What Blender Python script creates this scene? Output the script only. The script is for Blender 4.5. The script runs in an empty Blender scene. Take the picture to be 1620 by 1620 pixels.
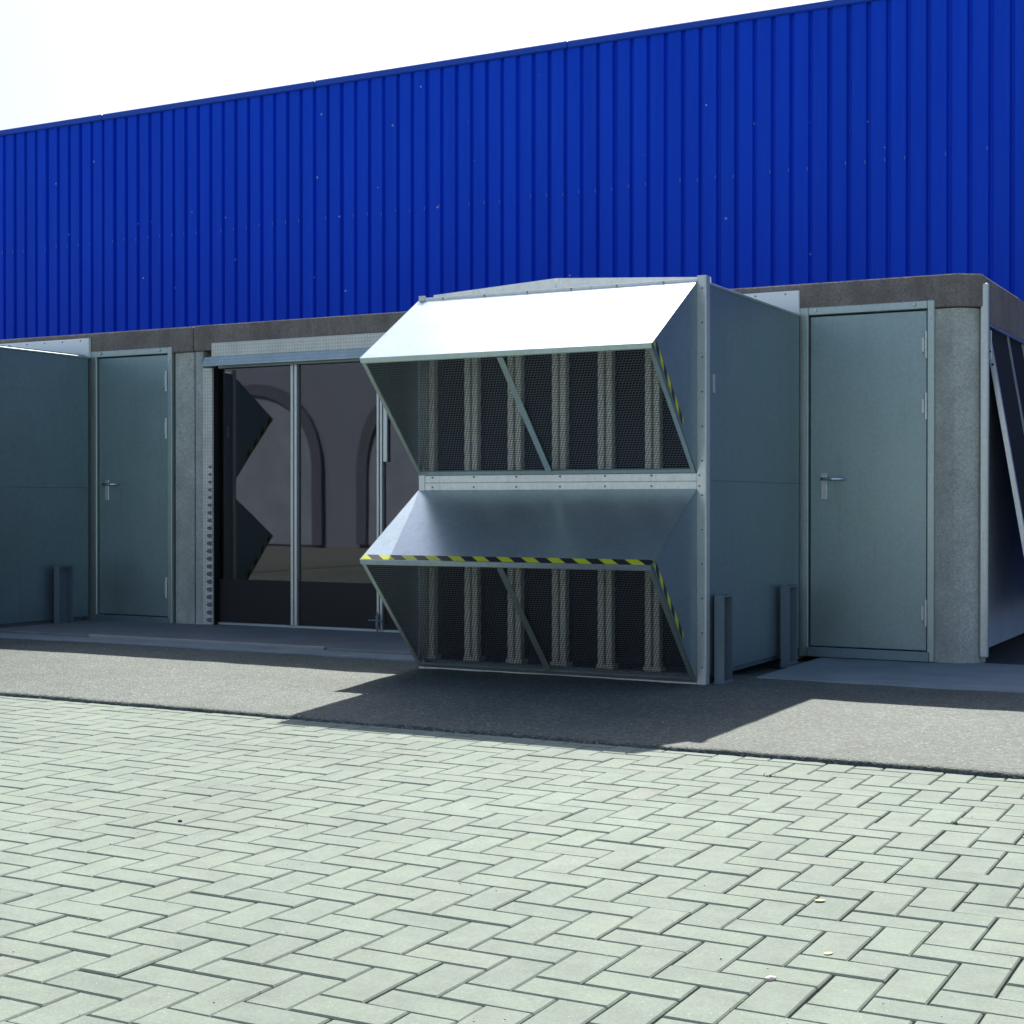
import bpy, bmesh, math, random
from mathutils import Vector, Matrix, noise
R = math.radians
scene = bpy.context.scene
COL = scene.collection
random.seed(7)

# ------------------------------------------------------------------ camera
cam_d = bpy.data.cameras.new('camera')
cam = bpy.data.objects.new('camera', cam_d)
COL.objects.link(cam)
cam.location = (0.0, 0.0, 1.0)
cam.rotation_euler = (R(90 - 0.35), 0.0, R(28.15))
cam_d.sensor_width = 36.0
cam_d.lens = 54.0
cam_d.clip_start = 0.05
cam_d.clip_end = 2000.0
scene.camera = cam

# ------------------------------------------------------------------ sky and sun
SUN = Vector((-0.32, 0.855, 1.0)).normalized()          # towards the sun, read from the shadows
SUN_EL = math.asin(SUN.z)
SUN_AZ = math.atan2(SUN.x, SUN.y)
world = bpy.data.worlds.new('World')
scene.world = world
world.use_nodes = True
wn = world.node_tree
sky = wn.nodes.new('ShaderNodeTexSky')
sky.sky_type = 'NISHITA'
sky.sun_disc = False
sky.sun_elevation = SUN_EL
sky.sun_rotation = SUN_AZ
sky.air_density = 1.0
sky.dust_density = 3.4
sky.ozone_density = 4.0
wn.links.new(sky.outputs[0], wn.nodes['Background'].inputs[0])
wn.nodes['Background'].inputs[1].default_value = 0.10

sun_d = bpy.data.lights.new('sun', 'SUN')
sun_d.energy = 5.0
sun_d.angle = R(0.5)
sun_d.color = (1.0, 0.97, 0.88)
sun = bpy.data.objects.new('sun', sun_d)
COL.objects.link(sun)
sun.location = SUN * 60
sun.rotation_euler = SUN.to_track_quat('Z', 'Y').to_euler()

vs = scene.view_settings
vs.view_transform = 'Standard'
vs.look = 'None'
vs.exposure = 0.72
vs.gamma = 1.0
vs.use_curve_mapping = False
scene.render.resolution_x = 1024
scene.render.resolution_y = 1024


# ------------------------------------------------------------------ materials
class NT:
    def __init__(self, name):
        self.m = bpy.data.materials.new(name)
        self.m.use_nodes = True
        self.t = self.m.node_tree
        self.b = self.t.nodes['Principled BSDF']
        self.out = self.t.nodes['Material Output']

    def n(self, typ, **kw):
        nd = self.t.nodes.new(typ)
        for k, v in kw.items():
            setattr(nd, k, v)
        return nd

    def l(self, a, b):
        self.t.links.new(a, b)

    def coord(self, scale=(1, 1, 1), kind='Object'):
        tc = self.n('ShaderNodeTexCoord')
        mp = self.n('ShaderNodeMapping')
        mp.inputs['Scale'].default_value = scale
        self.l(tc.outputs[kind], mp.inputs[0])
        return mp.outputs[0]

    def noise(self, vec, scale, detail=4, rough=0.6):
        nd = self.n('ShaderNodeTexNoise')
        nd.inputs['Scale'].default_value = scale
        nd.inputs['Detail'].default_value = detail
        nd.inputs['Roughness'].default_value = rough
        self.l(vec, nd.inputs['Vector'])
        return nd.outputs['Fac']

    def ramp(self, fac, stops, interp='LINEAR'):
        r = self.n('ShaderNodeValToRGB')
        r.color_ramp.interpolation = interp
        el = r.color_ramp.elements
        while len(el) < len(stops):
            el.new(0.5)
        for e, (p, c) in zip(el, stops):
            e.position = p
            e.color = (c[0], c[1], c[2], 1) if hasattr(c, '__len__') else (c, c, c, 1)
        self.l(fac, r.inputs[0])
        return r.outputs[0]

    def mix(self, fac, a, b, blend='MIX'):
        m = self.n('ShaderNodeMix')
        m.data_type = 'RGBA'
        m.blend_type = blend
        for sock, v in ((m.inputs[0], fac), (m.inputs[6], a), (m.inputs[7], b)):
            if isinstance(v, (int, float)):
                sock.default_value = v
            elif isinstance(v, tuple):
                sock.default_value = (*v, 1)
            else:
                self.l(v, sock)
        return m.outputs[2]

    def math(self, op, a, b=0.0, clamp=False):
        m = self.n('ShaderNodeMath')
        m.operation = op
        m.use_clamp = clamp
        for i, v in ((0, a), (1, b)):
            if isinstance(v, (int, float)):
                m.inputs[i].default_value = v
            else:
                self.l(v, m.inputs[i])
        return m.outputs[0]

    def bump(self, h, strength, dist=0.01):
        bp = self.n('ShaderNodeBump')
        bp.inputs['Strength'].default_value = strength
        bp.inputs['Distance'].default_value = dist
        self.l(h, bp.inputs['Height'])
        self.l(bp.outputs[0], self.b.inputs['Normal'])

    def set(self, col=None, rough=None, metal=None, spec=None):
        for k, v in (('Base Color', col), ('Roughness', rough), ('Metallic', metal), ('Specular IOR Level', spec)):
            if v is None:
                continue
            if isinstance(v, (int, float)):
                self.b.inputs[k].default_value = v
            elif isinstance(v, tuple):
                self.b.inputs[k].default_value = (*v, 1)
            else:
                self.l(v, self.b.inputs[k])
        return self.m


def metal_mat(name, col, rough, metal, spangle=0.10, blotch=0.12, streak=0.0):
    t = NT(name)
    c = t.coord()
    sp = t.noise(c, 160, 2, 0.5)
    bl = t.noise(c, 2.3, 5, 0.65)
    f = t.math('ADD', t.math('MULTIPLY', t.math('SUBTRACT', sp, 0.5), spangle * 2),
               t.math('MULTIPLY', t.math('SUBTRACT', bl, 0.5), blotch * 3))
    if streak:
        st = t.noise(t.coord((9, 9, 0.5)), 1.5, 4, 0.6)
        f = t.math('ADD', f, t.math('MULTIPLY', t.math('SUBTRACT', st, 0.5), streak * 2))
    f = t.math('ADD', f, 1.0)
    colr = t.mix(1.0, col, f, 'MULTIPLY')
    run = t.noise(t.coord((14, 14, 0.7)), 1.0, 5, 0.7)
    colr = t.mix(t.ramp(run, [(0.56, 0.0), (0.80, 0.30)]), colr, (0.20, 0.19, 0.165))
    fine_ = t.noise(c, 38, 5, 0.75)
    colr = t.mix(1.0, colr, t.ramp(fine_, [(0.3, 0.90), (0.7, 1.08)]), 'MULTIPLY')
    rg = t.math('ADD', rough - 0.5 * 0.22, t.math('MULTIPLY', bl, 0.22))
    t.set(colr, rg, metal)
    t.bump(t.math('ADD', t.math('MULTIPLY', t.noise(c, 1.3, 2, 0.5), 1.0), t.math('MULTIPLY', sp, 0.004)), 0.10, 0.02)
    return t.m


M = {}
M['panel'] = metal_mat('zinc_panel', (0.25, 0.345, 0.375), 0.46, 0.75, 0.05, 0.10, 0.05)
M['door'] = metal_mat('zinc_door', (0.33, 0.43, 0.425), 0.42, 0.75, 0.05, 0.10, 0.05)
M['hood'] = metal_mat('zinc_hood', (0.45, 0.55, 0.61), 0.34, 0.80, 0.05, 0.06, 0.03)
M['frame'] = metal_mat('aluminium_frame', (0.46, 0.55, 0.52), 0.40, 0.70, 0.05, 0.12, 0.10)
M['bright'] = metal_mat('bright_aluminium', (0.62, 0.66, 0.64), 0.38, 0.60, 0.04, 0.10, 0.06)
M['cream'] = metal_mat('cream_rail', (0.88, 0.90, 0.84), 0.45, 0.1, 0.03, 0.08, 0.10)
M['steel'] = metal_mat('grey_steel', (0.19, 0.25, 0.29), 0.55, 0.5, 0.06, 0.15, 0.08)
M['chrome'] = metal_mat('polished_handle', (0.75, 0.76, 0.78), 0.22, 1.0, 0.0, 0.04)


def plain(name, col, rough=0.6, metal=0.0, var=0.15, scale=6.0, bump=0.0, bscale=60.0):
    t = NT(name)
    c = t.coord()
    n1 = t.noise(c, scale, 6, 0.65)
    f = t.math('ADD', 1.0, t.math('MULTIPLY', t.math('SUBTRACT', n1, 0.5), var * 3))
    t.set(t.mix(1.0, col, f, 'MULTIPLY'), rough, metal)
    if bump:
        t.bump(t.noise(c, bscale, 4, 0.6), bump, 0.01)
    return t.m


M['board'] = plain('cream_flashing', (0.90, 0.92, 0.88), 0.5, 0.0, 0.05, 3)
M['black'] = plain('black_absorber', (0.012, 0.013, 0.016), 0.9, 0, 0.2, 20, 0.3, 200)
M['rubber'] = plain('black_rubber', (0.010, 0.010, 0.012), 0.55, 0, 0.2, 10)
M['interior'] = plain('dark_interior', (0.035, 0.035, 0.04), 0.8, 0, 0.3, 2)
M['notch'] = plain('dark_notch', (0.16, 0.18, 0.19), 0.6, 0.2, 0.3, 9)
M['grey'] = plain('grey_paint', (0.55, 0.62, 0.66), 0.5, 0.1, 0.15, 3)
M['mesh'] = plain('wire_mesh', (0.16, 0.18, 0.21), 0.5, 0.5, 0.1, 4)


# washed-pebble concrete walls and the dirty top band
def concrete(name, base, dark, stain, pebble=90):
    t = NT(name)
    c = t.coord()
    vo = t.n('ShaderNodeTexVoronoi')
    vo.inputs['Scale'].default_value = pebble
    t.l(c, vo.inputs['Vector'])
    peb = t.ramp(vo.outputs['Distance'], [(0.0, 1.0), (0.55, 0.75), (0.9, 0.35)])
    tint = t.n('ShaderNodeSeparateColor')
    t.l(vo.outputs['Color'], tint.inputs[0])
    col = t.mix(t.math('MULTIPLY', tint.outputs[0], 0.8), base, dark)
    col = t.mix(0.35, col, t.mix(1.0, col, peb, 'MULTIPLY'))
    st = t.noise(t.coord((3.0, 3.0, 0.45)), 1.6, 6, 0.7)
    col = t.mix(t.ramp(st, [(0.42, 0.0), (0.75, 0.75)]), col, stain)
    bl = t.noise(c, 5, 5, 0.7)
    col = t.mix(1.0, col, t.ramp(bl, [(0.25, 0.75), (0.7, 1.1)]), 'MULTIPLY')
    t.set(col, 0.9, 0.0, 0.25)
    t.bump(peb, 0.5, 0.004)
    return t.m


M['concrete'] = concrete('washed_concrete', (0.66, 0.69, 0.62), (0.46, 0.48, 0.43), (0.36, 0.37, 0.32))
M['smooth'] = concrete('smooth_concrete', (0.60, 0.62, 0.58), (0.54, 0.56, 0.52), (0.42, 0.43, 0.40), 40)
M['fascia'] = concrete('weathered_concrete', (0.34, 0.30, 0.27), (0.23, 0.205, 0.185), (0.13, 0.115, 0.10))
M['slab'] = plain('concrete_slab', (0.19, 0.20, 0.205), 0.75, 0, 0.3, 3.0, 0.3, 120)
M['apron'] = plain('pale_concrete_apron', (0.22, 0.275, 0.29), 0.7, 0, 0.28, 3.2, 0.3, 120)
M['edge'] = plain('pale_kerb_edge', (0.33, 0.34, 0.33), 0.6, 0.1, 0.2, 8, 0.2, 90)


# checker (tread) plate: fine raised lozenges as relief
def tread(name, col, metal, fq=210):
    t = NT(name)
    c = t.coord((1, 1, 1))
    sx = t.n('ShaderNodeSeparateXYZ')
    t.l(c, sx.inputs[0])
    d1 = t.math('SINE', t.math('MULTIPLY', t.math('ADD', sx.outputs[0], sx.outputs[2]), fq))
    d2 = t.math('SINE', t.math('MULTIPLY', t.math('SUBTRACT', sx.outputs[0], sx.outputs[2]), fq))
    h = t.math('MULTIPLY', d1, d2)
    h = t.ramp(h, [(0.15, 0.0), (0.55, 1.0)])
    colr = t.mix(1.0, col, t.ramp(h, [(0, 0.85), (1, 1.06)]), 'MULTIPLY')
    bl = t.noise(c, 6, 5, 0.7)
    colr = t.mix(1.0, colr, t.ramp(bl, [(0.25, 0.8), (0.7, 1.08)]), 'MULTIPLY')
    t.set(colr, 0.42, metal)
    t.bump(h, 0.45, 0.004)
    return t.m


M['tread'] = tread('tread_plate', (0.80, 0.80, 0.71), 0.15, 120)
M['tread_blue'] = tread('tread_plate_hood', (0.52, 0.63, 0.66), 0.15, 120)
M['rail'] = metal_mat('galvanised_rail', (0.88, 0.90, 0.82), 0.5, 0.1, 0.10, 0.05)


# blue painted cladding
def blue():
    t = NT('blue_paint')
    c = t.coord(kind='Object')
    g = t.n('ShaderNodeNewGeometry')
    n1 = t.noise(g.outputs['Position'], 0.5, 4, 0.6)
    st = t.n('ShaderNodeMapping')
    st.inputs['Scale'].default_value = (7, 7, 0.35)
    t.l(g.outputs['Position'], st.inputs[0])
    n2 = t.noise(st.outputs[0], 1.5, 4, 0.6)
    col = t.mix(n1, (0.006, 0.068, 0.72), (0.009, 0.105, 0.84))
    col = t.mix(t.math('MULTIPLY', n2, 0.8), col, (0.004, 0.048, 0.60))
    fd = t.noise(st.outputs[0], 5.0, 5, 0.7)
    col = t.mix(t.ramp(fd, [(0.5, 0.0), (0.8, 0.30)]), col, (0.03, 0.12, 0.60))
    oi = t.n('ShaderNodeObjectInfo')
    col = t.mix(1.0, col, t.ramp(oi.outputs['Random'], [(0, 0.96), (1, 1.04)]), 'MULTIPLY')
    # bird droppings and chips, scattered
    vo = t.n('ShaderNodeTexVoronoi')
    vo.inputs['Scale'].default_value = 3.4
    t.l(g.outputs['Position'], vo.inputs['Vector'])
    sp = t.ramp(vo.outputs['Distance'], [(0.030, 1.0), (0.045, 0.0)])
    col = t.mix(t.math('MULTIPLY', sp, 0.8), col, (0.5, 0.52, 0.55))
    t.set(col, 0.45, 0.0, 0.10)
    t.bump(t.noise(g.outputs['Position'], 1.1, 2, 0.5), 0.08, 0.03)
    return t.m


M['blue'] = blue()
M['bluetrim'] = plain('blue_trim', (0.006, 0.070, 0.50), 0.4, 0.0, 0.1, 2)
M['screw'] = plain('pale_screw_head', (0.16, 0.24, 0.50), 0.5, 0.3, 0.1, 5)


def paver_mat():
    t = NT('concrete_paver')
    g = t.n('ShaderNodeNewGeometry')
    oi = t.n('ShaderNodeObjectInfo')
    P = g.outputs['Position']
    r = t.math('FRACT', t.math('ADD', g.outputs['Random Per Island'], t.math('MULTIPLY', oi.outputs['Random'], 7.31)))
    col = t.ramp(r, [(0.0, (0.201, 0.241, 0.204)), (0.35, (0.213, 0.254, 0.214)), (0.75, (0.221, 0.262, 0.218)), (0.97, (0.224, 0.270, 0.226)), (1.0, (0.234, 0.256, 0.220))])
    fine = t.noise(P, 420, 3, 0.7)
    col = t.mix(1.0, col, t.ramp(fine, [(0.30, 0.70), (0.50, 1.0), (0.72, 1.22)]), 'MULTIPLY')
    gr = t.noise(P, 95, 5, 0.75)
    col = t.mix(1.0, col, t.ramp(gr, [(0.3, 0.86), (0.7, 1.13)]), 'MULTIPLY')
    mid = t.noise(P, 9, 6, 0.7)
    col = t.mix(1.0, col, t.ramp(mid, [(0.25, 0.84), (0.6, 1.05)]), 'MULTIPLY')
    big = t.noise(P, 0.55, 4, 0.6)
    col = t.mix(1.0, col, t.ramp(big, [(0.3, 0.86), (0.65, 1.06)]), 'MULTIPLY')
    oil = t.noise(P, 1.9, 6, 0.72)
    col = t.mix(t.ramp(oil, [(0.60, 0.0), (0.78, 0.5)]), col, (0.13, 0.145, 0.13))
    rm = t.noise(P, 1.1, 3, 0.5)
    col = t.mix(t.ramp(rm, [(0.66, 0.0), (0.76, 0.22)]), col, (0.33, 0.275, 0.24))
    vo = t.n('ShaderNodeTexVoronoi')
    vo.inputs['Scale'].default_value = 55
    t.l(P, vo.inputs['Vector'])
    pit = t.ramp(vo.outputs['Distance'], [(0.06, 1.0), (0.10, 0.0)])
    col = t.mix(t.math('MULTIPLY', pit, 0.55), col, (0.16, 0.165, 0.16))
    v2 = t.n('ShaderNodeTexVoronoi')
    v2.inputs['Scale'].default_value = 38
    t.l(P, v2.inputs['Vector'])
    wh = t.ramp(v2.outputs['Distance'], [(0.05, 1.0), (0.08, 0.0)])
    col = t.mix(t.math('MULTIPLY', wh, 0.6), col, (0.55, 0.55, 0.50))
    t.set(col, 0.85, 0.0, 0.3)
    t.bump(t.math('ADD', fine, t.math('MULTIPLY', mid, 1.5)), 0.28, 0.003)
    return t.m


M['paver'] = paver_mat()


def sand_mat():
    t = NT('joint_sand')
    g = t.n('ShaderNodeNewGeometry')
    n1 = t.noise(g.outputs['Position'], 150, 4, 0.7)
    n2 = t.noise(g.outputs['Position'], 3, 4, 0.7)
    col = t.ramp(n1, [(0.3, (0.09, 0.092, 0.095)), (0.6, (0.16, 0.16, 0.15)), (0.78, (0.34, 0.33, 0.29))])
    col = t.mix(t.ramp(n2, [(0.6, 0.0), (0.75, 0.6)]), col, (0.07, 0.09, 0.035))
    t.set(col, 0.95)
    return t.m


M['sand'] = sand_mat()


def asphalt_mat():
    t = NT('asphalt')
    g = t.n('ShaderNodeNewGeometry')
    P = g.outputs['Position']
    vo = t.n('ShaderNodeTexVoronoi')
    vo.inputs['Scale'].default_value = 115
    t.l(P, vo.inputs['Vector'])
    sc = t.n('ShaderNodeSeparateColor')
    t.l(vo.outputs['Color'], sc.inputs[0])
    col = t.ramp(sc.outputs[0], [(0.0, (0.052, 0.066, 0.064)), (0.5, (0.092, 0.112, 0.102)), (0.85, (0.128, 0.152, 0.134)), (0.98, (0.19, 0.216, 0.188)), (1.0, (0.32, 0.33, 0.30))])
    big = t.noise(P, 0.8, 6, 0.65)
    col = t.mix(1.0, col, t.ramp(big, [(0.3, 0.74), (0.65, 1.15)]), 'MULTIPLY')
    fi = t.noise(P, 30, 5, 0.7)
    col = t.mix(1.0, col, t.ramp(fi, [(0.3, 0.75), (0.7, 1.18)]), 'MULTIPLY')
    stn = t.noise(P, 2.2, 6, 0.75)
    col = t.mix(t.ramp(stn, [(0.55, 0.0), (0.75, 0.55)]), col, (0.05, 0.052, 0.055))
    t.set(col, 0.74, 0.0, 0.35)
    t.bump(t.math('ADD', t.math('MULTIPLY', vo.outputs['Distance'], 1.0), fi), 0.55, 0.006)
    return t.m


M['asphalt'] = asphalt_mat()


def ground_mat():
    t = NT('yard_ground')
    g = t.n('ShaderNodeNewGeometry')
    br = t.n('ShaderNodeTexBrick')
    br.inputs['Scale'].default_value = 4.5
    br.inputs['Color1'].default_value = (0.25, 0.275, 0.24, 1)
    br.inputs['Color2'].default_value = (0.28, 0.305, 0.26, 1)
    br.inputs['Mortar'].default_value = (0.16, 0.16, 0.15, 1)
    t.l(g.outputs['Position'], br.inputs['Vector'])
    n1 = t.noise(g.outputs['Position'], 0.2, 5, 0.6)
    t.set(t.mix(1.0, br.outputs[0], t.ramp(n1, [(0.3, 0.75), (0.7, 1.05)]), 'MULTIPLY'), 0.9)
    return t.m


M['ground'] = ground_mat()


def hazard():
    t = NT('hazard_tape')
    uv = t.n('ShaderNodeUVMap')
    sx = t.n('ShaderNodeSeparateXYZ')
    t.l(uv.outputs[0], sx.inputs[0])
    s = t.math('ADD', sx.outputs[0], t.math('MULTIPLY', sx.outputs[1], 0.9))
    s = t.math('FRACT', t.math('DIVIDE', s, 0.150))
    k = t.math('GREATER_THAN', s, 0.5)
    nz = t.noise(t.coord(), 25, 4, 0.6)
    col = t.mix(k, (0.56, 0.60, 0.02), (0.013, 0.013, 0.016))
    col = t.mix(1.0, col, t.ramp(nz, [(0.2, 0.8), (0.6, 1.05)]), 'MULTIPLY')
    t.set(col, 0.45)
    return t.m


M['hazard'] = hazard()


def glass():
    t = NT('tinted_pane')
    lw = t.n('ShaderNodeLayerWeight')
    lw.inputs['Blend'].default_value = 0.5
    f5 = t.math('POWER', lw.outputs['Facing'], 4.0)
    fac = t.math('ADD', 0.075, t.math('MULTIPLY', f5, 0.9), True)
    gl = t.n('ShaderNodeBsdfGlossy')
    gl.inputs['Roughness'].default_value = 0.015
    gl.inputs['Color'].default_value = (0.9, 0.92, 1.0, 1)
    tr = t.n('ShaderNodeBsdfTransparent')
    tr.inputs['Color'].default_value = (0.20, 0.20, 0.24, 1)
    mx = t.n('ShaderNodeMixShader')
    t.l(fac, mx.inputs[0])
    t.l(tr.outputs[0], mx.inputs[1])
    t.l(gl.outputs[0], mx.inputs[2])
    bp = t.n('ShaderNodeBump')
    bp.inputs['Strength'].default_value = 0.010
    bp.inputs['Distance'].default_value = 0.03
    w1 = t.noise(t.coord((1.0, 1.0, 2.0)), 1.3, 0, 0.4)
    t.l(w1, bp.inputs['Height'])
    t.l(bp.outputs[0], gl.inputs['Normal'])
    t.l(mx.outputs[0], t.out.inputs[0])
    t.t.nodes.remove(t.b)
    return t.m


M['glass'] = glass()
M['hall'] = plain('grey_cladding', (0.26, 0.29, 0.36), 0.6, 0, 0.12, 0.6)
M['halldoor'] = plain('dark_gate', (0.15, 0.16, 0.20), 0.5, 0, 0.1, 1)
M['weed'] = plain('weed_green', (0.10, 0.17, 0.03), 0.7, 0, 0.3, 40)
M['stone'] = plain('pale_stone', (0.55, 0.48, 0.42), 0.8, 0, 0.2, 80)
M['litter'] = plain('dry_leaf', (0.42, 0.38, 0.24), 0.8, 0, 0.3, 80)
M['darkbit'] = plain('dark_crumb', (0.03, 0.03, 0.035), 0.8, 0, 0.2, 60)


# ------------------------------------------------------------------ mesh helpers
class MB:
    """collects shapes in world coordinates"""

    def __init__(self):
        self.bm = bmesh.new()

    def box(self, x0, x1, y0, y1, z0, z1, bev=0.0):
        vs_ = [self.bm.verts.new((x, y, z)) for z in (z0, z1) for y in (y0, y1) for x in (x0, x1)]
        fs = []
        for idx in ((0, 2, 3, 1), (4, 5, 7, 6), (0, 1, 5, 4), (2, 6, 7, 3), (0, 4, 6, 2), (1, 3, 7, 5)):
            fs.append(self.bm.faces.new([vs_[i] for i in idx]))
        if bev > 0:
            es = list({e for f in fs for e in f.edges})
            bmesh.ops.bevel(self.bm, geom=es, offset=bev, segments=1, affect='EDGES', profile=0.5)
        return self

    def prism(self, poly, d, bev=0.0):
        """poly: planar list of points, extruded by vector d"""
        a = [self.bm.verts.new(p) for p in poly]
        b = [self.bm.verts.new(Vector(p) + Vector(d)) for p in poly]
        fs = [self.bm.faces.new(a), self.bm.faces.new(list(reversed(b)))]
        n = len(a)
        for i in range(n):
            j = (i + 1) % n
            fs.append(self.bm.faces.new([a[j], a[i], b[i], b[j]]))
        if bev > 0:
            es = list({e for f in fs for e in f.edges})
            bmesh.ops.bevel(self.bm, geom=es, offset=bev, segments=1, affect='EDGES', profile=0.5)
        return self

    def quad(self, pts, uvs=None):
        f = self.bm.faces.new([self.bm.verts.new(p) for p in pts])
        if uvs:
            ul = self.bm.loops.layers.uv.verify()
            for lp, uv in zip(f.loops, uvs):
                lp[ul].uv = uv
        return self

    def bar(self, p, q, w, h, nrm=(0, 0, 1)):
        """rectangular bar from p to q; w across, h along nrm"""
        p, q, nrm = Vector(p), Vector(q), Vector(nrm)
        d = (q - p).normalized()
        s = d.cross(nrm).normalized()
        u = s.cross(d).normalized()
        poly = [p + s * a * w / 2 + u * b * h / 2 for a, b in ((-1, -1), (1, -1), (1, 1), (-1, 1))]
        return self.prism(poly, q - p)

    def cyl(self, p, q, r0, r1=None, n=10):
        p, q = Vector(p), Vector(q)
        r1 = r0 if r1 is None else r1
        d = (q - p).normalized()
        s = d.orthogonal().normalized()
        u = d.cross(s)
        a = [self.bm.verts.new(p + (s * math.cos(t) + u * math.sin(t)) * r0) for t in [2 * math.pi * i / n for i in range(n)]]
        b = [self.bm.verts.new(q + (s * math.cos(t) + u * math.sin(t)) * r1) for t in [2 * math.pi * i / n for i in range(n)]]
        self.bm.faces.new(list(reversed(a)))
        self.bm.faces.new(b)
        for i in range(n):
            j = (i + 1) % n
            self.bm.faces.new([a[i], a[j], b[j], b[i]])
        return self

    def build(self, name, mat, parent=None, root=None, smooth=False):
        bmesh.ops.recalc_face_normals(self.bm, faces=self.bm.faces[:])
        if root is not None:
            bmesh.ops.translate(self.bm, verts=self.bm.verts[:], vec=-Vector(root.location))
        me = bpy.data.meshes.new(name)
        self.bm.to_mesh(me)
        self.bm.free()
        me.materials.append(mat)
        if smooth:
            for p in me.polygons:
                p.use_smooth = True
        o = bpy.data.objects.new(name, me)
        COL.objects.link(o)
        if parent is not None:
            o.parent = parent
        return o


def tag(o, label=None, cat=None, group=None, kind=None):
    if label:
        o['label'] = label
    if cat:
        o['category'] = cat
    if group:
        o['group'] = group
    if kind:
        o['kind'] = kind
    return o


def thing(name, loc, label, cat, group=None):
    o = bpy.data.objects.new(name, None)
    o.empty_display_size = 0.2
    COL.objects.link(o)
    o.location = loc
    return tag(o, label, cat, group)


def link_obj(name, me, parent, loc=(0, 0, 0), rz=0.0):
    o = bpy.data.objects.new(name, me)
    COL.objects.link(o)
    o.parent = parent
    o.location = loc
    o.rotation_euler = (0, 0, rz)
    return o


def copy_tree(o, parent=None):
    c = o.copy()
    COL.objects.link(c)
    c.parent = parent
    for ch in list(o.children):
        copy_tree(ch, c)
    return c


# ------------------------------------------------------------------ ground
g = MB().quad([(-300, -300, -0.075), (300, -300, -0.075), (300, 300, -0.075), (-300, 300, -0.075)]).build('ground', M['ground'])
tag(g, kind='structure')

# paving: joint bed with herringbone pavers laid on it
EDGE_Y = 5.76
bed = MB().quad([(-14, -6, -0.010), (6, -6, -0.010), (6, EDGE_Y + 0.5, -0.010), (-14, EDGE_Y + 0.5, -0.010)]).build('paving', M['sand'])
tag(bed, kind='structure')

WX, WY = 0.1108, 0.1045
OX, OY = -1.266, 3.400
FWD = Vector((-math.sin(R(28.15)), math.cos(R(28.15)), 0))
RGT = Vector((math.cos(R(28.15)), math.sin(R(28.15)), 0))


def view_depth(x, y):
    d = x * FWD.x + y * FWD.y
    s = x * RGT.x + y * RGT.y
    return d, s


GAP = 0.0050


def paver_verts(lx, ly, bv=0.0035, h=0.06):
    a, b = lx / 2 - GAP / 2, ly / 2 - GAP / 2
    v = []
    for z, k in ((-h, 0.0), (-bv, 0.0), (0.0, bv)):
        v += [(-a + k, -b + k, z), (a - k, -b + k, z), (a - k, b - k, z), (-a + k, b - k, z)]
    f = [(8, 9, 10, 11)]
    for L in (0, 4):
        for i in range(4):
            j = (i + 1) % 4
            f.append((L + i, L + j, L + 4 + j, L + 4 + i))
    return v, f


vh, fh = paver_verts(2 * WX, WY)
vv, fv = paver_verts(WX, 2 * WY)
me_h = bpy.data.meshes.new('paver')
me_h.from_pydata(vh, [], fh)
me_h.materials.append(M['paver'])
me_v = bpy.data.meshes.new('paver')
me_v.from_pydata(vv, [], fv)
me_v.materials.append(M['paver'])

spots = []
for a in range(-200, 120):
    for b in range(-60, 60):
        ix, iy = a + 4 * b, a
        x0, y0 = OX + ix * WX, OY + iy * WY
        if not (-13.5 < x0 < 5.5 and -5.5 < y0 < EDGE_Y + 0.3):
            continue
        spots.append(('h', x0 + WX, y0 + WY / 2))
        if y0 + 2 * WY < EDGE_Y + 0.35:
            spots.append(('v', x0 + WX / 2, y0 + 2 * WY))
near, far = [], []
for k, x, y in spots:
    d, s = view_depth(x, y)
    inview = d > 2.80 and abs(s) < d * 0.3333 + 0.12 and y < EDGE_Y + 0.06
    (near if inview else far).append((d, k, x, y))
near.sort()
far += near[300:]
near = near[:300]
rp = random.Random(3)
for d, k, x, y in near:
    o = link_obj('paver', me_h if k == 'h' else me_v, bed,
                 (x + rp.uniform(-.0012, .0012), y + rp.uniform(-.0012, .0012), rp.uniform(-.0022, .0012)), rp.uniform(-.008, .008))
    o.rotation_euler = (rp.uniform(-.005, .005), rp.uniform(-.004, .004), rp.uniform(-.006, .006))
V, F = [], []
for d, k, x, y in far:
    bv, bf = (vh, fh) if k == 'h' else (vv, fv)
    n0 = len(V)
    dz, tx, ty, rz = rp.uniform(-.0018, .0010), rp.uniform(-.005, .005), rp.uniform(-.004, .004), rp.uniform(-.006, .006)
    cz, sz = math.cos(rz), math.sin(rz)
    for (px, py, pz) in bv:
        V.append((x + px * cz - py * sz, y + px * sz + py * cz, pz + dz + px * ty + py * tx))
    F += [tuple(n0 + i for i in f) for f in bf]
me = bpy.data.meshes.new('paver_field')
me.from_pydata(V, [], F)
me.materials.append(M['paver'])
tag(link_obj('paver_field', me, bed), kind='stuff')

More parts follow.
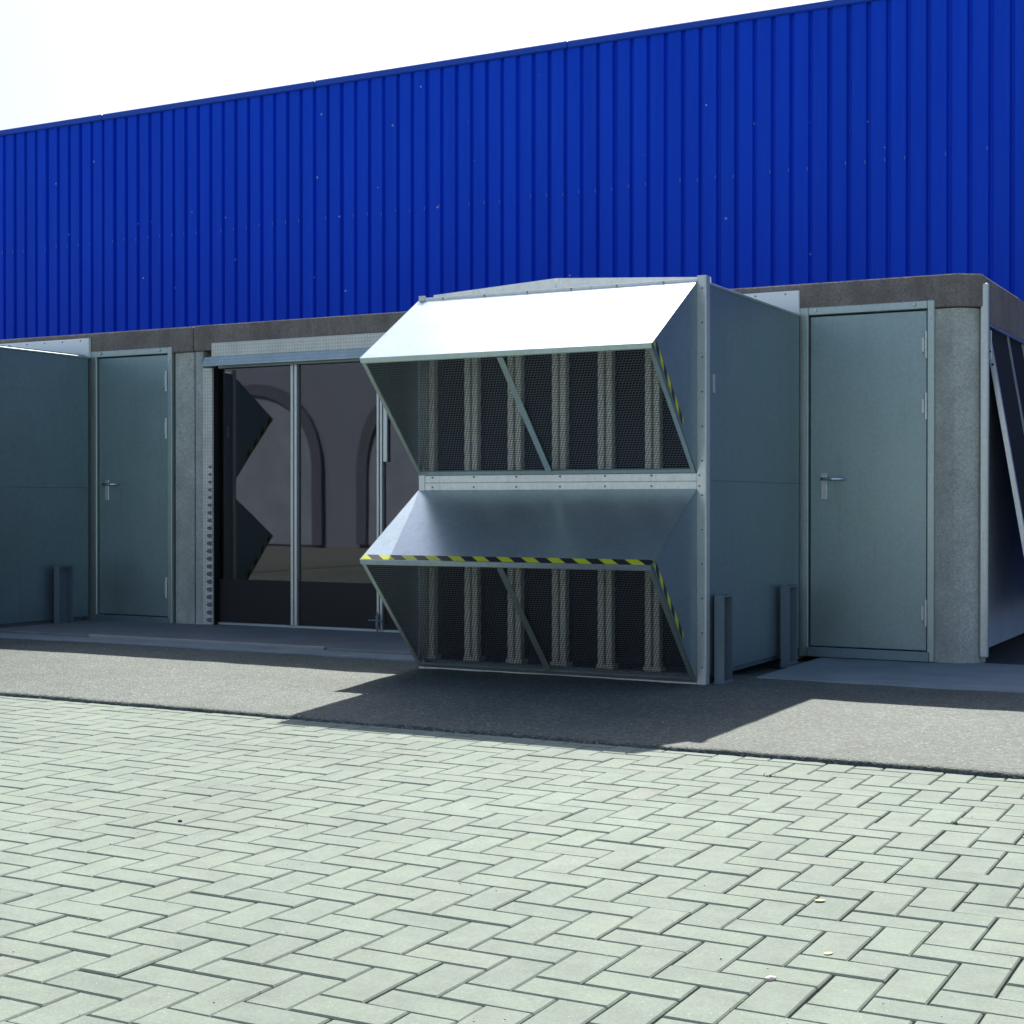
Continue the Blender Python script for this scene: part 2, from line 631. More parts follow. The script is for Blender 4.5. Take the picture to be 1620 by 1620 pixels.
# asphalt strip in front of the station: slightly raised, ragged front edge
nx, ny = 1100, 26
X0, X1, Y1 = -20.0, 6.0, 9.7
V, F = [], []
for i in range(nx + 1):
    x = X0 + (X1 - X0) * i / nx
    ye = EDGE_Y - 0.004 * x * 0 + 0.012 * noise.noise((x * 1.1, 0, 0)) + 0.012 * noise.noise((x * 7, 3, 0)) + 0.014 * noise.noise((x * 23, 9, 0))
    V.append((x, ye, -0.02))
    for j in range(ny + 1):
        t_ = (j / ny) ** 1.6
        y = ye + 0.006 + (Y1 - ye) * t_
        z = 0.018 + 0.006 * noise.noise((x * 0.9, y * 0.9, 0)) + 0.004 * noise.noise((x * 4, y * 4, 5))
        if y > 8.45 and x > -4.9:
            z -= min(1.0, (y - 8.45) / 0.1) * 0.03
        if j == 0:
            z -= 0.006
        V.append((x, y, z))
W_ = ny + 2
for i in range(nx):
    for j in range(ny + 1):
        F.append((i * W_ + j, (i + 1) * W_ + j, (i + 1) * W_ + j + 1, i * W_ + j + 1))
me = bpy.data.meshes.new('asphalt_strip')
me.from_pydata(V, [], F)
me.materials.append(M['asphalt'])
for p in me.polygons:
    p.use_smooth = True
asph = bpy.data.objects.new('asphalt_strip', me)
COL.objects.link(asph)
tag(asph, kind='structure')

# slabs at the foot of the station
sl = MB().box(-16, -4.95, 8.36, 9.66, -0.05, 0.042, 0.008).build('threshold_slab', M['slab'])
tag(sl, kind='structure')
e1 = MB().box(-7.92, -5.86, 8.325, 8.359, -0.05, 0.050, 0.004).build('edge_strip', M['edge'], sl)
e2 = MB().box(-5.85, -4.95, 8.335, 8.359, -0.05, 0.038, 0.004).build('edge_strip', M['slab'], sl)
ks = MB().box(-16, -4.9, 8.10, 8.324, -0.05, 0.030, 0.006).build('kerb_strip', M['apron'])
tag(ks, kind='structure')
ap = MB().box(-2.86, -1.40, 8.23, 9.60, -0.05, 0.024, 0.010).build('concrete_apron', M['apron'])
tag(ap, kind='structure')

# ------------------------------------------------------------------ blue hall
YB, ZB = 13.5, 5.50
hall = thing('blue_hall', (-8, YB, 0), 'tall blue hall clad in vertical ribbed metal sheets behind the station', 'building')
MB().box(-30, 8, YB + 0.10, YB + 14, 0, ZB - 0.10).build('wall_core', M['bluetrim'], hall, hall)
PITCH = 0.1757
prof = [(0.0, 0.0), (0.1285, 0.0), (0.1385, 0.038), (0.1680, 0.038), (PITCH, 0.0)]
# one sheet: flat pan plus a groove on its right
bm = bmesh.new()
zt, zb = ZB - 0.065, 1.2
back = 0.044
lo = [bm.verts.new((x, y, zb)) for x, y in prof]
hi = [bm.verts.new((x, y, zt)) for x, y in prof]
for i in range(len(prof) - 1):
    bm.faces.new([lo[i], lo[i + 1], hi[i + 1], hi[i]])
bl0, bl1 = bm.verts.new((0, back, zb)), bm.verts.new((PITCH, back, zb))
bh0, bh1 = bm.verts.new((0, back, zt)), bm.verts.new((PITCH, back, zt))
bm.faces.new([bl1, bl0, bh0, bh1])
bm.faces.new([hi[i] for i in range(len(prof))] + [bh1, bh0])
me_p = bpy.data.meshes.new('cladding_panel')
bm.to_mesh(me_p)
bm.free()
me_p.materials.append(M['blue'])
XR = -5.058 + 0.012     # a groove centre seen in the photograph
xs = XR - 0.155 - 90 * PITCH
fb = MB()
rs = random.Random(11)
for i in range(140):
    x = xs + i * PITCH
    if x > 7.6 or x < -24.5:
        continue
    link_obj('cladding_panel', me_p, hall, (x + 8, rs.uniform(-.0015, .0015) - (0.004 if i % 6 == 0 else 0.0), 0))
    for zz in (2.55, 4.02):
        if rs.random() < 0.8:
            zz2 = zz + rs.uniform(-.012, .012)
            fb.box(x + 0.118, x + 0.127, YB - 0.006, YB - 0.001, zz2 - 0.016, zz2 + 0.016, 0.002)
tag(fb.build('screw_heads', M['screw'], hall, hall), kind='stuff')
for k in range(11):
    MB().box(-24.6 + k * 3.0, -21.604 + k * 3.0, YB - 0.030, YB + 0.06, ZB - 0.070 + 0.002 * (k % 2), ZB + 0.002 * (k % 2), 0.010).build('roof_trim', M['bluetrim'], hall, hall)
MB().box(-24.6, 7.8, YB + 0.061, YB + 14, ZB - 0.06, ZB + 0.02).build('roof', M['steel'], hall, hall)

# ------------------------------------------------------------------ concrete station
FY = 9.50
st = thing('concrete_station', (-6, FY, 0), 'low grey washed-concrete station with steel doors below the blue hall', 'building')


def cbox(name, mat, *a, parent=None):
    return MB().box(*a).build(name, mat, parent or st, st)


cbox('wall_panel', M['concrete'], -16.0, -8.985, FY, 9.66, 0.0, 2.188, 0.004)
cbox('wall_panel', M['concrete'], -8.118, -7.926, FY, 9.66, 0.0, 2.188, 0.006)
cbox('wall_panel', M['smooth'], -7.912, -7.832, FY - 0.004, 9.66, 0.0, 2.188, 0.006)
cbox('wall_panel', M['concrete'], -5.36, -3.01, FY, 9.66, 0.0, 2.188, 0.004)
# right column with chamfered corner, then the side wall
MB().prism([(-2.150, FY, 0.012), (-2.035, FY, 0.012), (-2.005, FY + 0.008, 0.012), (-1.93, FY + 0.065, 0.012), (-1.905, FY + 0.11, 0.012), (-1.905, 9.80, 0.012), (-2.150, 9.80, 0.012)], (0, 0, 2.171)).build('corner_column', M['concrete'], st, st)
MB().box(-2.0, -1.908, 9.80, 12.9, 0.09, 2.1).build('side_panel', M['grey'], st, st)
MB().box(-1.902, -1.852, 9.585, 9.63, 0.055, 2.335, 0.008).build('corner_post', M['bright'], st, st)
MB().box(-2.0, -1.915, 12.9, 13.4, 0, 2.1).build('wall_panel', M['concrete'], st, st)
# weathered top band and roof
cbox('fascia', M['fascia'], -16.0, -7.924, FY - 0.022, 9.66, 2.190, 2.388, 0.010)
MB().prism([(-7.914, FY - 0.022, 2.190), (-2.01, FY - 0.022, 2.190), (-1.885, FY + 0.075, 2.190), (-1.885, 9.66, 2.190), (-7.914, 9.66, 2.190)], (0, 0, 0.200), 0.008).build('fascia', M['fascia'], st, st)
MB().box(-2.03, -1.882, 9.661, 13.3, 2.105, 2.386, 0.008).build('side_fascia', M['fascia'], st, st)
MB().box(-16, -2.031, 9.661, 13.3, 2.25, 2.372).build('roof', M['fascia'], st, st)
MB().box(-16, -1.95, 13.3, 13.42, 0, 2.3).build('back_wall', M['interior'], st, st)
# mastic in the joint between the two modules
MB().box(-7.925, -7.913, FY + 0.02, 9.6, 0.0, 2.18).build('joint_seal', M['rubber'], st, st)
# dark room behind the glazed screen
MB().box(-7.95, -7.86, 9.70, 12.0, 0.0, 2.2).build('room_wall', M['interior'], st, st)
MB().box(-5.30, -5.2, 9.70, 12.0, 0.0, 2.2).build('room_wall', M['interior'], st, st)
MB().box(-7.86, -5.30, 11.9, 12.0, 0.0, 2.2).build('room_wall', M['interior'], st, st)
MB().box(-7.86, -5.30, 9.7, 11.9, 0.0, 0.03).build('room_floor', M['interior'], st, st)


def make_door(dx, label):
    """steel door: leaf with frame, kick plate, hinges, handle as sub-parts"""
    x0, x1 = -3.000 + dx, -2.150 + dx
    leaf = MB().box(x0 + 0.068, x1 - 0.048, FY - 0.006, FY + 0.045, 0.090, 2.178, 0.004).build('door', M['door'], st, st)
    leaf['label'] = label
    f = MB()
    f.box(x0, x0 + 0.060, FY - 0.030, FY + 0.10, 0.026, 2.236, 0.004)
    f.box(x1 - 0.042, x1, FY - 0.030, FY + 0.10, 0.026, 2.236, 0.004)
    f.box(x0 + 0.0605, x1 - 0.0425, FY - 0.029, FY + 0.10, 2.185, 2.235, 0.004)
    f.build('frame', M['frame'], leaf, st)
    MB().box(x0 + 0.061, x1 - 0.043, FY + 0.05, FY + 0.09, 0.045, 2.184).build('door_stop', M['rubber'], leaf, st)
    MB().box(x0 + 0.0615, x1 - 0.028, FY - 0.052, FY - 0.0305, 0.027, 0.088, 0.003).build('kick_plate', M['panel'], leaf, st)
    for z in (1.965, 1.590, 0.325):
        h = MB()
        xc = x1 - 0.050
        h.cyl((xc, FY - 0.036, z - 0.082), (xc, FY - 0.036, z - 0.032), 0.0095)
        h.cyl((xc, FY - 0.036, z - 0.030), (xc, FY - 0.036, z + 0.030), 0.0095)
        h.cyl((xc, FY - 0.036, z + 0.032), (xc, FY - 0.036, z + 0.082), 0.0095)
        h.box(xc - 0.028, xc - 0.006, FY - 0.028, FY - 0.0065, z - 0.045, z + 0.045, 0.002)
        h.build('hinge', M['bright'], leaf, st)
    hp = MB()
    xh = x0 + 0.159
    hp.box(xh - 0.020, xh + 0.020, FY - 0.018, FY - 0.0065, 1.018, 1.185, 0.003)
    hp.build('handle_plate', M['bright'], leaf, st)
    hl = MB()
    hl.cyl((xh, FY - 0.018, 1.148), (xh, FY - 0.060, 1.148), 0.010)
    hl.cyl((xh - 0.008, FY - 0.058, 1.148), (xh + 0.125, FY - 0.058, 1.148), 0.0095, 0.009, 12)
    hl.cyl((xh + 0.125, FY - 0.058, 1.148), (xh + 0.138, FY - 0.050, 1.148), 0.009, 0.006, 12)
    hl.build('handle', M['chrome'], leaf, st, True)
    bt = MB()
    for xx in (x0 + 0.11, x1 - 0.12):
        bt.cyl((xx, FY - 0.030, 2.214), (xx, FY - 0.040, 2.214), 0.013, 0.009, 8)
    bt.cyl((x1 - 0.021, FY - 0.030, 2.13), (x1 - 0.021, FY - 0.037, 2.13), 0.009, 0.007, 8)
    bt.build('bolt_heads', M['bright'], leaf, st)
    return leaf


make_door(0.0, 'grey steel door beside the rounded concrete corner')
make_door(-5.98, 'grey steel door beside the left box')

# glazed screen between the doors
SY = 9.568
scr = MB()
scr.box(-7.735, -5.36, SY - 0.020, SY + 0.03, 0.042, 0.062, 0.003)
scr.box(-7.735, -5.36, SY - 0.010, SY + 0.03, 2.054, 2.12, 0.003)
scr.box(-5.40, -5.36, SY - 0.015, SY + 0.03, 0.0625, 2.0535, 0.003)
scr = scr.build('glazed_screen', M['frame'], st, st)
mull = ((-7.022, -6.962), (-6.240, -6.190))
edges = [-7.733] + [m for p in mull for m in p] + [-5.40]
for i in range(3):
    a, b = edges[2 * i], edges[2 * i + 1]
    MB().quad([(a, SY, 0.40), (b, SY, 0.40), (b, SY, 2.054), (a, SY, 2.054)]).build('pane', M['glass'], scr, st)
    MB().box(a, b, SY - 0.001, SY + 0.012, 0.0625, 0.40).build('base_panel', M['rubber'], scr, st)
for k, (a, b) in enumerate(mull):
    m = MB()
    w3 = (b - a) / 3
    m.box(a, a + w3 * 1.25, SY - 0.030, SY + 0.02, 0.0625, 2.0535, 0.003)
    m.box(a + w3 * 1.25 + 0.002, b - w3 * 1.25 - 0.002, SY - 0.012, SY + 0.018, 0.0625, 2.0530, 0.001)
    m.box(b - w3 * 1.25, b, SY - 0.030, SY + 0.02, 0.0625, 2.0535, 0.003)
    mo = m.build('mullion', M['bright'], scr, st)
lk = MB()
lk.box(-6.232, -6.208, SY - 0.060, SY - 0.031, 0.075, 0.17, 0.004)
lk.cyl((-6.30, SY - 0.05, 0.13), (-6.17, SY - 0.05, 0.13), 0.006)
lk.cyl((-6.22, SY - 0.05, 0.03), (-6.22, SY - 0.05, 0.19), 0.007)
lk.build('floor_bolt', M['steel'], scr, st)
MB().box(-6.185, -6.150, SY - 0.026, SY - 0.004, 1.30, 1.86, 0.003).build('pull_strip', M['bright'], scr, st)
# checker-plate trim round the opening
MB().box(-7.831, -7.738, FY - 0.012, FY + 0.012, 0.043, 2.055, 0.003).build('jamb_plate', M['tread'], st, st)
MB().box(-7.831, -7.740, FY + 0.0125, 9.60, 0.043, 2.055).build('jamb_core', M['rubber'], st, st)
jr = MB()
for i in range(32):
    z = 0.08 + i * 0.060
    if z > 1.32:
        continue
    k = 1.0 - 0.45 * max(0.0, z - 0.6) / 0.72
    jr.prism([(-7.744 + 0.050 * k * math.cos(t_) * (1 if math.cos(t_) < 0 else 0.06), FY - 0.0122, z + 0.019 * k * math.sin(t_)) for t_ in [i_ * math.pi / 6 for i_ in range(12)]], (0, -0.002, 0))
tag(jr.build('jamb_notches', M['notch'], st, st), kind='stuff')  # dark half-moons on the jamb plate, smaller higher up
MB().box(-7.715, -5.30, FY - 0.048, FY - 0.0225, 2.135, 2.243, 0.003).build('lintel_plate', M['tread'], st, st)
MB().prism([(-7.775, FY - 0.024, 2.1345), (-7.775, FY - 0.052, 2.1345), (-7.775, FY - 0.080, 2.072), (-7.775, FY - 0.080, 2.062), (-7.775, FY - 0.024, 2.062)], (2.48, 0, 0)).build('drip_hood', M['tread_blue'], st, st)

# ------------------------------------------------------------------ silencer box (air intake) with two hoods
XL, XRT = -4.800, -2.982
FR = 7.80                      # front frame plane
bx = thing('silencer_box', (-3.89, 8.6, 0), 'large grey metal ventilation box with two white and striped mesh hoods', 'vent box', 'metal ventilation boxes on the station front')
# body panels
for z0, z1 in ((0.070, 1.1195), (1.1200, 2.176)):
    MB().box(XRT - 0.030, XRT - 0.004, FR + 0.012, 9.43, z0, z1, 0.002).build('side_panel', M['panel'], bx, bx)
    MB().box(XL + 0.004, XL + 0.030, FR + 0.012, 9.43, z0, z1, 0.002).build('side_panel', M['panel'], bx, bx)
MB().box(XRT - 0.034, XRT - 0.001, FR + 0.012, 9.44, 2.1765, 2.192, 0.002).build('top_trim', M['frame'], bx, bx)
MB().box(XL + 0.001, XL + 0.034, FR + 0.012, 9.44, 2.1765, 2.192, 0.002).build('top_trim', M['frame'], bx, bx)
MB().box(XL + 0.031, XRT - 0.031, 9.38, 9.44, 0.07, 2.17).build('back_panel', M['black'], bx, bx)
MB().box(XL + 0.031, XRT - 0.031, FR + 0.02, 9.379, 0.04, 0.07).build('floor_panel', M['steel'], bx, bx)
XM = (XL + XRT) / 2
MB().prism([(XL + 0.035, FR + 0.172, 2.180), (XRT - 0.035, FR + 0.172, 2.180), (XRT - 0.035, FR + 0.172, 2.205), (-3.969, FR + 0.172, 2.280), (XL + 0.035, FR + 0.172, 2.205)], (0, 1.46, 0)).build('roof', M['hood'], bx, bx)
MB().box(XL + 0.01, XRT - 0.012, 9.445, 9.474, 2.186, 2.345, 0.002).build('flashing', M['board'], bx, bx)
fs_ = MB()
for i in range(9):
    fs_.cyl((XL + 0.12 + i * 0.2, 9.445, 2.325), (XL + 0.12 + i * 0.2, 9.438, 2.325), 0.006, 0.005, 6)
fs_.build('flashing_screws', M['steel'], bx, bx)
MB().box(XRT - 0.058, XRT - 0.034, 9.4405, 9.469, 0.1, 2.18).build('rear_angle', M['panel'], bx, bx)
MB().box(XRT - 0.0035, XRT - 0.001, 7.90, 7.93, 1.60, 1.70).build('label_plate', M['bright'], bx, bx)
# front frame: right and left angles, gable strip, middle rail, sill
MB().prism([(XRT - 0.052, FR - 0.012, 0.0), (XRT - 0.006, FR - 0.012, 0.0), (XRT, FR - 0.006, 0.0), (XRT, FR + 0.045, 0.0), (XRT - 0.003, FR + 0.045, 0.0), (XRT - 0.003, FR + 0.004, 0.0), (XRT - 0.052, FR + 0.004, 0.0)], (0, 0, 2.226)).build('corner_angle', M['bright'], bx, bx)
MB().prism([(XL + 0.045, FR - 0.012, 0.0), (XL + 0.006, FR - 0.012, 0.0), (XL, FR - 0.006, 0.0), (XL, FR + 0.045, 0.0), (XL + 0.003, FR + 0.045, 0.0), (XL + 0.003, FR + 0.004, 0.0), (XL + 0.045, FR + 0.004, 0.0)], (0, 0, 2.226)).build('corner_angle', M['bright'], bx, bx)
MB().box(XL + 0.046, XRT - 0.053, FR - 0.008, FR + 0.004, 2.155, 2.2135, 0.002).build('top_strip', M['cream'], bx, bx)
YG = FR + 0.16
MB().box(XL + 0.036, XRT - 0.036, FR + 0.0045, YG + 0.012, 2.162, 2.178).build('leak_plate', M['steel'], bx, bx)  # unseen plate, added so no sun leaks through behind the top strip
for xa, xb, za, zb_ in ((XL + 0.004, -3.971, 2.252, 2.298), (-3.967, XRT - 0.040, 2.298, 2.240)):
    MB().prism([(xa, YG, 2.18), (xb, YG, 2.18), (xb, YG, zb_), (xa, YG, za)], (0, 0.010, 0)).build('gable_strip', M['cream'], bx, bx)
MB().box(XL + 0.046, XRT - 0.053, FR - 0.010, FR + 0.012, 1.117, 1.160, 0.003).build('middle_rail', M['cream'], bx, bx)
MB().box(XL + 0.046, XRT - 0.053, FR - 0.011, FR + 0.012, 1.072, 1.1155, 0.003).build('middle_rail', M['cream'], bx, bx)
MB().box(XL + 0.046, XRT - 0.053, FR - 0.010, FR + 0.02, 0.0, 0.030, 0.003).build('sill', M['bright'], bx, bx)
sc = MB()
for i in range(7):
    x = XL + 0.10 + i * 0.28
    for z in (1.148, 1.090):
        sc.cyl((x, FR - 0.010, z), (x, FR - 0.016, z), 0.0065, 0.005, 6)
    if i < 6:
        zz = 2.215
        sc.cyl((x + 0.07, FR - 0.008, 2.204), (x + 0.07, FR - 0.016, 2.204), 0.005, 0.004, 6)
for i in range(12):
    sc.cyl((XRT - 0.022, FR - 0.012, 0.11 + i * 0.186), (XRT - 0.022, FR - 0.017, 0.11 + i * 0.186), 0.006, 0.005, 6)
tag(sc.build('screw_heads', M['steel'], bx, bx), kind='stuff')

# silencer splitters seen through the mesh
rails = [-4.752, -4.457, -4.169, -3.882, -3.595, -3.308]
for zi, (z0, z1) in enumerate(((0.095, 1.06), (1.175, 2.16))):
    for i, xc in enumerate(rails):
        for s in (-1, 1):
            MB().box(xc + s * 0.0255 - 0.0185, xc + s * 0.0255 + 0.0185, FR + 0.015, FR + 0.065, z0, z1, 0.004).build('splitter_rail', M['rail'], bx, bx)
        if zi == 0:
            MB().box(xc - 0.052, xc + 0.052, FR + 0.013, FR + 0.095, 0.0705, 0.0945, 0.002).build('rail_foot', M['rail'], bx, bx)
        xn = rails[i + 1] if i < 5 else XRT - 0.035 + 0.046
        MB().box(xc + 0.046, xn - 0.046, FR + 0.110, FR + 0.40, z0, z1).build('absorber_panel', M['black'], bx, bx)
MB().box(XL + 0.031, XRT - 0.031, FR + 0.03, FR + 0.6, 1.085, 1.140).build('mid_floor', M['black'], bx, bx)

# expanded metal mesh, built once in a flat local frame (u across, v along the slope)
HX0, HX1 = XL + 0.004, XRT - 0.055
OUT_Y = 7.165
MESH_W = HX1 - HX0


def hood_geo(ztop, zout, zbot):
    return Vector((0, FR - 0.012, ztop)), Vector((0, OUT_Y, zout)), Vector((0, FR - 0.016, zbot))


def make_hood(ztop, zout, zbot, lower):
    T, O, B = hood_geo(ztop, zout, zbot)
    slope = (O - T)
    ns = Vector((0, slope.z, -slope.y)).normalized()       # outward normal of the top sheet
    if ns.z < 0:
        ns = -ns
    # top sheet, thin, with folded lip
    th = 0.003
    X = lambda v, x: Vector((x, v.y, v.z))
    sheet = MB()
    sheet.prism([X(T, HX0), X(O, HX0), X(O - ns * th, HX0), X(T - ns * th, HX0)], (MESH_W, 0, 0))
    sheet.prism([X(O, HX0) + Vector((0, -0.0005, 0.001)), X(O, HX0) + Vector((0, -0.003, -0.001)), X(O, HX0) + Vector((0, 0.006, -0.026)), X(O, HX0) + Vector((0, 0.009, -0.026))], (MESH_W, 0, 0))
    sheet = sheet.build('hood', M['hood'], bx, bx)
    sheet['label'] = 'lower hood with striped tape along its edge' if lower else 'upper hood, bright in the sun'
    # triangular cheeks
    for nm, xa, xb in (('cheek', HX1 + 0.0005, HX1 + 0.004), ('cheek', HX0 - 0.004, HX0 - 0.0005)):
        MB().prism([X(T, xa), X(O, xa), X(B, xa)], (xb - xa, 0, 0)).build(nm, M['panel'], sheet, bx)
    # mesh frame
    dm = (B - O)
    L = dm.length
    dv = dm.normalized()
    nm_ = Vector((0, dv.z, -dv.y))
    if nm_.y > 0:
        nm_ = -nm_                                          # outward (towards viewer, down)
    o0 = O + dv * 0.022
    b0 = B - dv * 0.010
    fr = MB()
    fw = 0.026
    fr.bar(X(o0, HX0 + 0.002), X(o0, HX1 - 0.002), fw, 0.012, nm_)
    fr.bar(X(b0, HX0 + 0.002), X(b0, HX1 - 0.002), fw, 0.012, nm_)
    for xx in (HX0 + 0.013, HX1 - 0.013):
        fr.bar(X(o0 + dv * (fw / 2 + .0005), xx), X(b0 - dv * (fw / 2 + .0005), xx), 0.024, 0.012, nm_)
    fr.build('mesh_frame', M['frame'], sheet, bx)
    xc = -3.915
    MB().bar(X(o0 + dv * 0.013 + nm_ * 0.012, xc), X(b0 - dv * 0.013 + nm_ * 0.012, xc), 0.036, 0.006, nm_).build('stay_bar', M['frame'], sheet, bx)
    # the woven mesh: zigzag strands in staggered rows
    PX, PV, wd = 0.0185, 0.0165, 0.0024
    x0, x1 = HX0 + 0.026, HX1 - 0.026
    s0, s1 = 0.036, L - 0.024
    V, F = [], []
    nrow = int((s1 - s0) / PV)
    ncol = int((x1 - x0) / PX)
    eu, ev = Vector((1, 0, 0)), dv
    base = O - nm_ * 0.001

    def seg(p, q):
        d = (q - p).normalized()
        s = d.cross(nm_).normalized() * wd / 2
        t_ = nm_ * 0.0012
        n0 = len(V)
        for e in (p, q):
            V.extend([e - s - t_, e + s - t_, e + s + t_, e - s + t_])
        for i in range(4):
            j = (i + 1) % 4
            F.append((n0 + i, n0 + j, n0 + 4 + j, n0 + 4 + i))
    for r in range(nrow):
        v0 = s0 + (r + 0.5) * PV
        off = 0.5 if r % 2 else 0.0
        # horizontal strand
        seg(base + eu * x0 + ev * (v0 - PV * 0.5), base + eu * x1 + ev * (v0 - PV * 0.5))
        for c in range(ncol):
            xx = x0 + (c + off + 0.25) * PX
            seg(base + eu * xx + ev * (v0 - PV * 0.5), base + eu * xx + ev * (v0 + PV * 0.5))
    me = bpy.data.meshes.new('wire_mesh')
    off_ = Vector(bx.location)
    me.from_pydata([v - off_ for v in V], [], F)
    me.materials.append(M['mesh'])
    wm = bpy.data.objects.new('wire_mesh', me)
    COL.objects.link(wm)
    wm.parent = sheet
    wm['kind'] = 'stuff'
    # hazard tape
    up = (T - O).normalized()
    if lower:
        a = O + ns * 0.001 + up * 0.004
        b = O + ns * 0.001 + up * 0.050
        w = MESH_W - 0.004
        MB().quad([X(a, HX0 + 0.002), X(a, HX1 - 0.002), X(b, HX1 - 0.002), X(b, HX0 + 0.002)],
                  [(0, 0), (w, 0), (w, 0.066), (0, 0.066)]).build('hazard_tape', M['hazard'], sheet, bx)
    # tape down the right cheek's open edge
    xk = HX1 + 0.0052
    inn = Vector((0, -nm_.y, -nm_.z))
    q0 = O + dv * 0.012 + inn * 0.016
    q1 = O + dv * (L * 0.64) + inn * 0.016
    ln = (q1 - q0).length
    wt = 0.032
    MB().quad([X(q0, xk), X(q1, xk), X(q1 + inn * wt, xk), X(q0 + inn * wt, xk)],
              [(0.03, 0), (0.03 + ln, 0), (0.03 + ln, 0.06), (0.03, 0.06)]).build('hazard_tape', M['hazard'], sheet, bx)
    return sheet


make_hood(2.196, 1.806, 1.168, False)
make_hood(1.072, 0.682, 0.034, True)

bx2 = copy_tree(bx)
bx2.location = Vector(bx.location) + Vector((-5.985, 0, 0))
tag(bx2, 'grey metal ventilation box cut off by the left edge, only its side showing', 'vent box')
tag(bx, 'ventilation box in the middle with white upper hood and striped tape hood')

# ------------------------------------------------------------------ guard posts beside the boxes


def guard_post(x, y, d, h, label):
    p = thing('guard_post', (x, y, 0), label, 'post', 'short steel guard posts beside the boxes')
    w = 0.056
    MB().prism([(x, y, 0.0), (x + w, y, 0.0), (x + w, y + 0.006, 0.0), (x + 0.006, y + 0.006, 0.0), (x + 0.006, y + d - 0.006, 0.0), (x + w, y + d - 0.006, 0.0), (x + w, y + d, 0.0), (x, y + d, 0.0)], (0, 0, h)).build('channel', M['steel'], p, p)
    MB().box(x - 0.003, x + w + 0.004, y - 0.006, y + d + 0.006, 0.0, 0.030, 0.002).build('base_plate', M['steel'], p, p)
    MB().box(x + 0.0065, x + w - 0.004, y + 0.0065, y + d - 0.0065, h - 0.012, h - 0.006).build('cap', M['steel'], p, p)
    return p


guard_post(-2.966, 7.875, 0.13, 0.497, 'short steel post at the front corner of the middle box')
guard_post(-2.955, 8.975, 0.15, 0.497, 'short steel post beside the right-hand door')
guard_post(-8.925, 9.00, 0.15, 0.50, 'short steel post in front of the leftmost grey box side')

# ------------------------------------------------------------------ louvre flap on the right side wall
fl = thing('side_flap', (-1.85, 10.4, 0), 'sloping dark screen with pale bars leaning off the right side wall', 'screen')
hz, ho = 2.085, -1.895


def fp(z, y, lift=0.0):
    return Vector((ho + (hz - z) * 0.172 + lift, y, z))


for y in (9.755, 11.62):
    MB().bar(fp(hz, y), fp(0.35, y), 0.034, 0.030, (1, 0, 0.172)).build('frame_bar', M['bright'], fl, fl)
for y in (10.39, 10.93):
    MB().bar(fp(hz, y, .012), fp(0.35, y, .012), 0.020, 0.012, (1, 0, 0.172)).build('rib', M['frame'], fl, fl)
MB().prism([fp(hz, 9.773), fp(0.35, 9.773), fp(0.35, 11.60), fp(hz, 11.60)], (0.006, 0, 0.001)).build('dark_sheet', M['black'], fl, fl)
MB().box(-1.895, -1.872, 9.735, 11.65, hz + 0.001, hz + 0.018).build('hinge_rail', M['frame'], fl, fl)
MB().box(-1.895, -1.86, 9.730, 9.742, 1.88, 2.06, 0.003).build('bracket', M['bright'], fl, fl)
bh = MB()
for z in (1.93, 1.85):
    p_ = fp(z, 9.736)
    bh.cyl(p_, p_ + Vector((0, -0.008, 0)), 0.008, 0.006, 8)
bh.build('bolt_heads', M['rubber'], fl, fl)

# ------------------------------------------------------------------ the hall across the yard (seen mirrored in the panes)
oh = thing('grey_hall', (-14, -11, 0), 'long grey hall across the yard, mirrored in the dark panes', 'building')
MB().box(-60, 30, -24, -11.0, -0.07, 6.5).build('wall', M['hall'], oh, oh)
M['pale'] = plain('pale_gate_infill', (0.34, 0.38, 0.45), 0.6, 0, 0.25, 1.5)


def arch(x0, x1, zs, w):
    c_, r_ = (x0 + x1) / 2, (x1 - x0) / 2
    outer = [(x0, 0)] + [(c_ - r_ * math.cos(a_), zs + r_ * math.sin(a_)) for a_ in [math.pi * k / 16 for k in range(17)]] + [(x1, 0)]
    q_ = (r_ - w) / r_
    inner = [(x0 + w, 0)] + [(c_ - r_ * q_ * math.cos(a_), zs + r_ * q_ * math.sin(a_)) for a_ in [math.pi * k / 16 for k in range(17)]] + [(x1 - w, 0)]
    m = MB()
    for k in range(len(outer) - 1):
        m.prism([(outer[k][0], -10.995, outer[k][1]), (outer[k + 1][0], -10.995, outer[k + 1][1]), (inner[k + 1][0], -10.995, inner[k + 1][1]), (inner[k][0], -10.995, inner[k][1])], (0, 0.12, 0))
    go = m.build('gate', M['halldoor'], oh, oh)
    MB().prism([(p[0], -10.994, p[1]) for p in inner], (0, 0.04, 0)).build('gate_leaf', M['pale'], go, oh)


for x in (-34.4, -29.8, -25.2, -20.2, -15.6, -11.0, -6.4):
    arch(x, x + 4.0, 1.9, 0.28)
MB().box(-60.1, 30.1, -24.1, -10.9, 6.5, 6.75).build('roof', M['steel'], oh, oh)

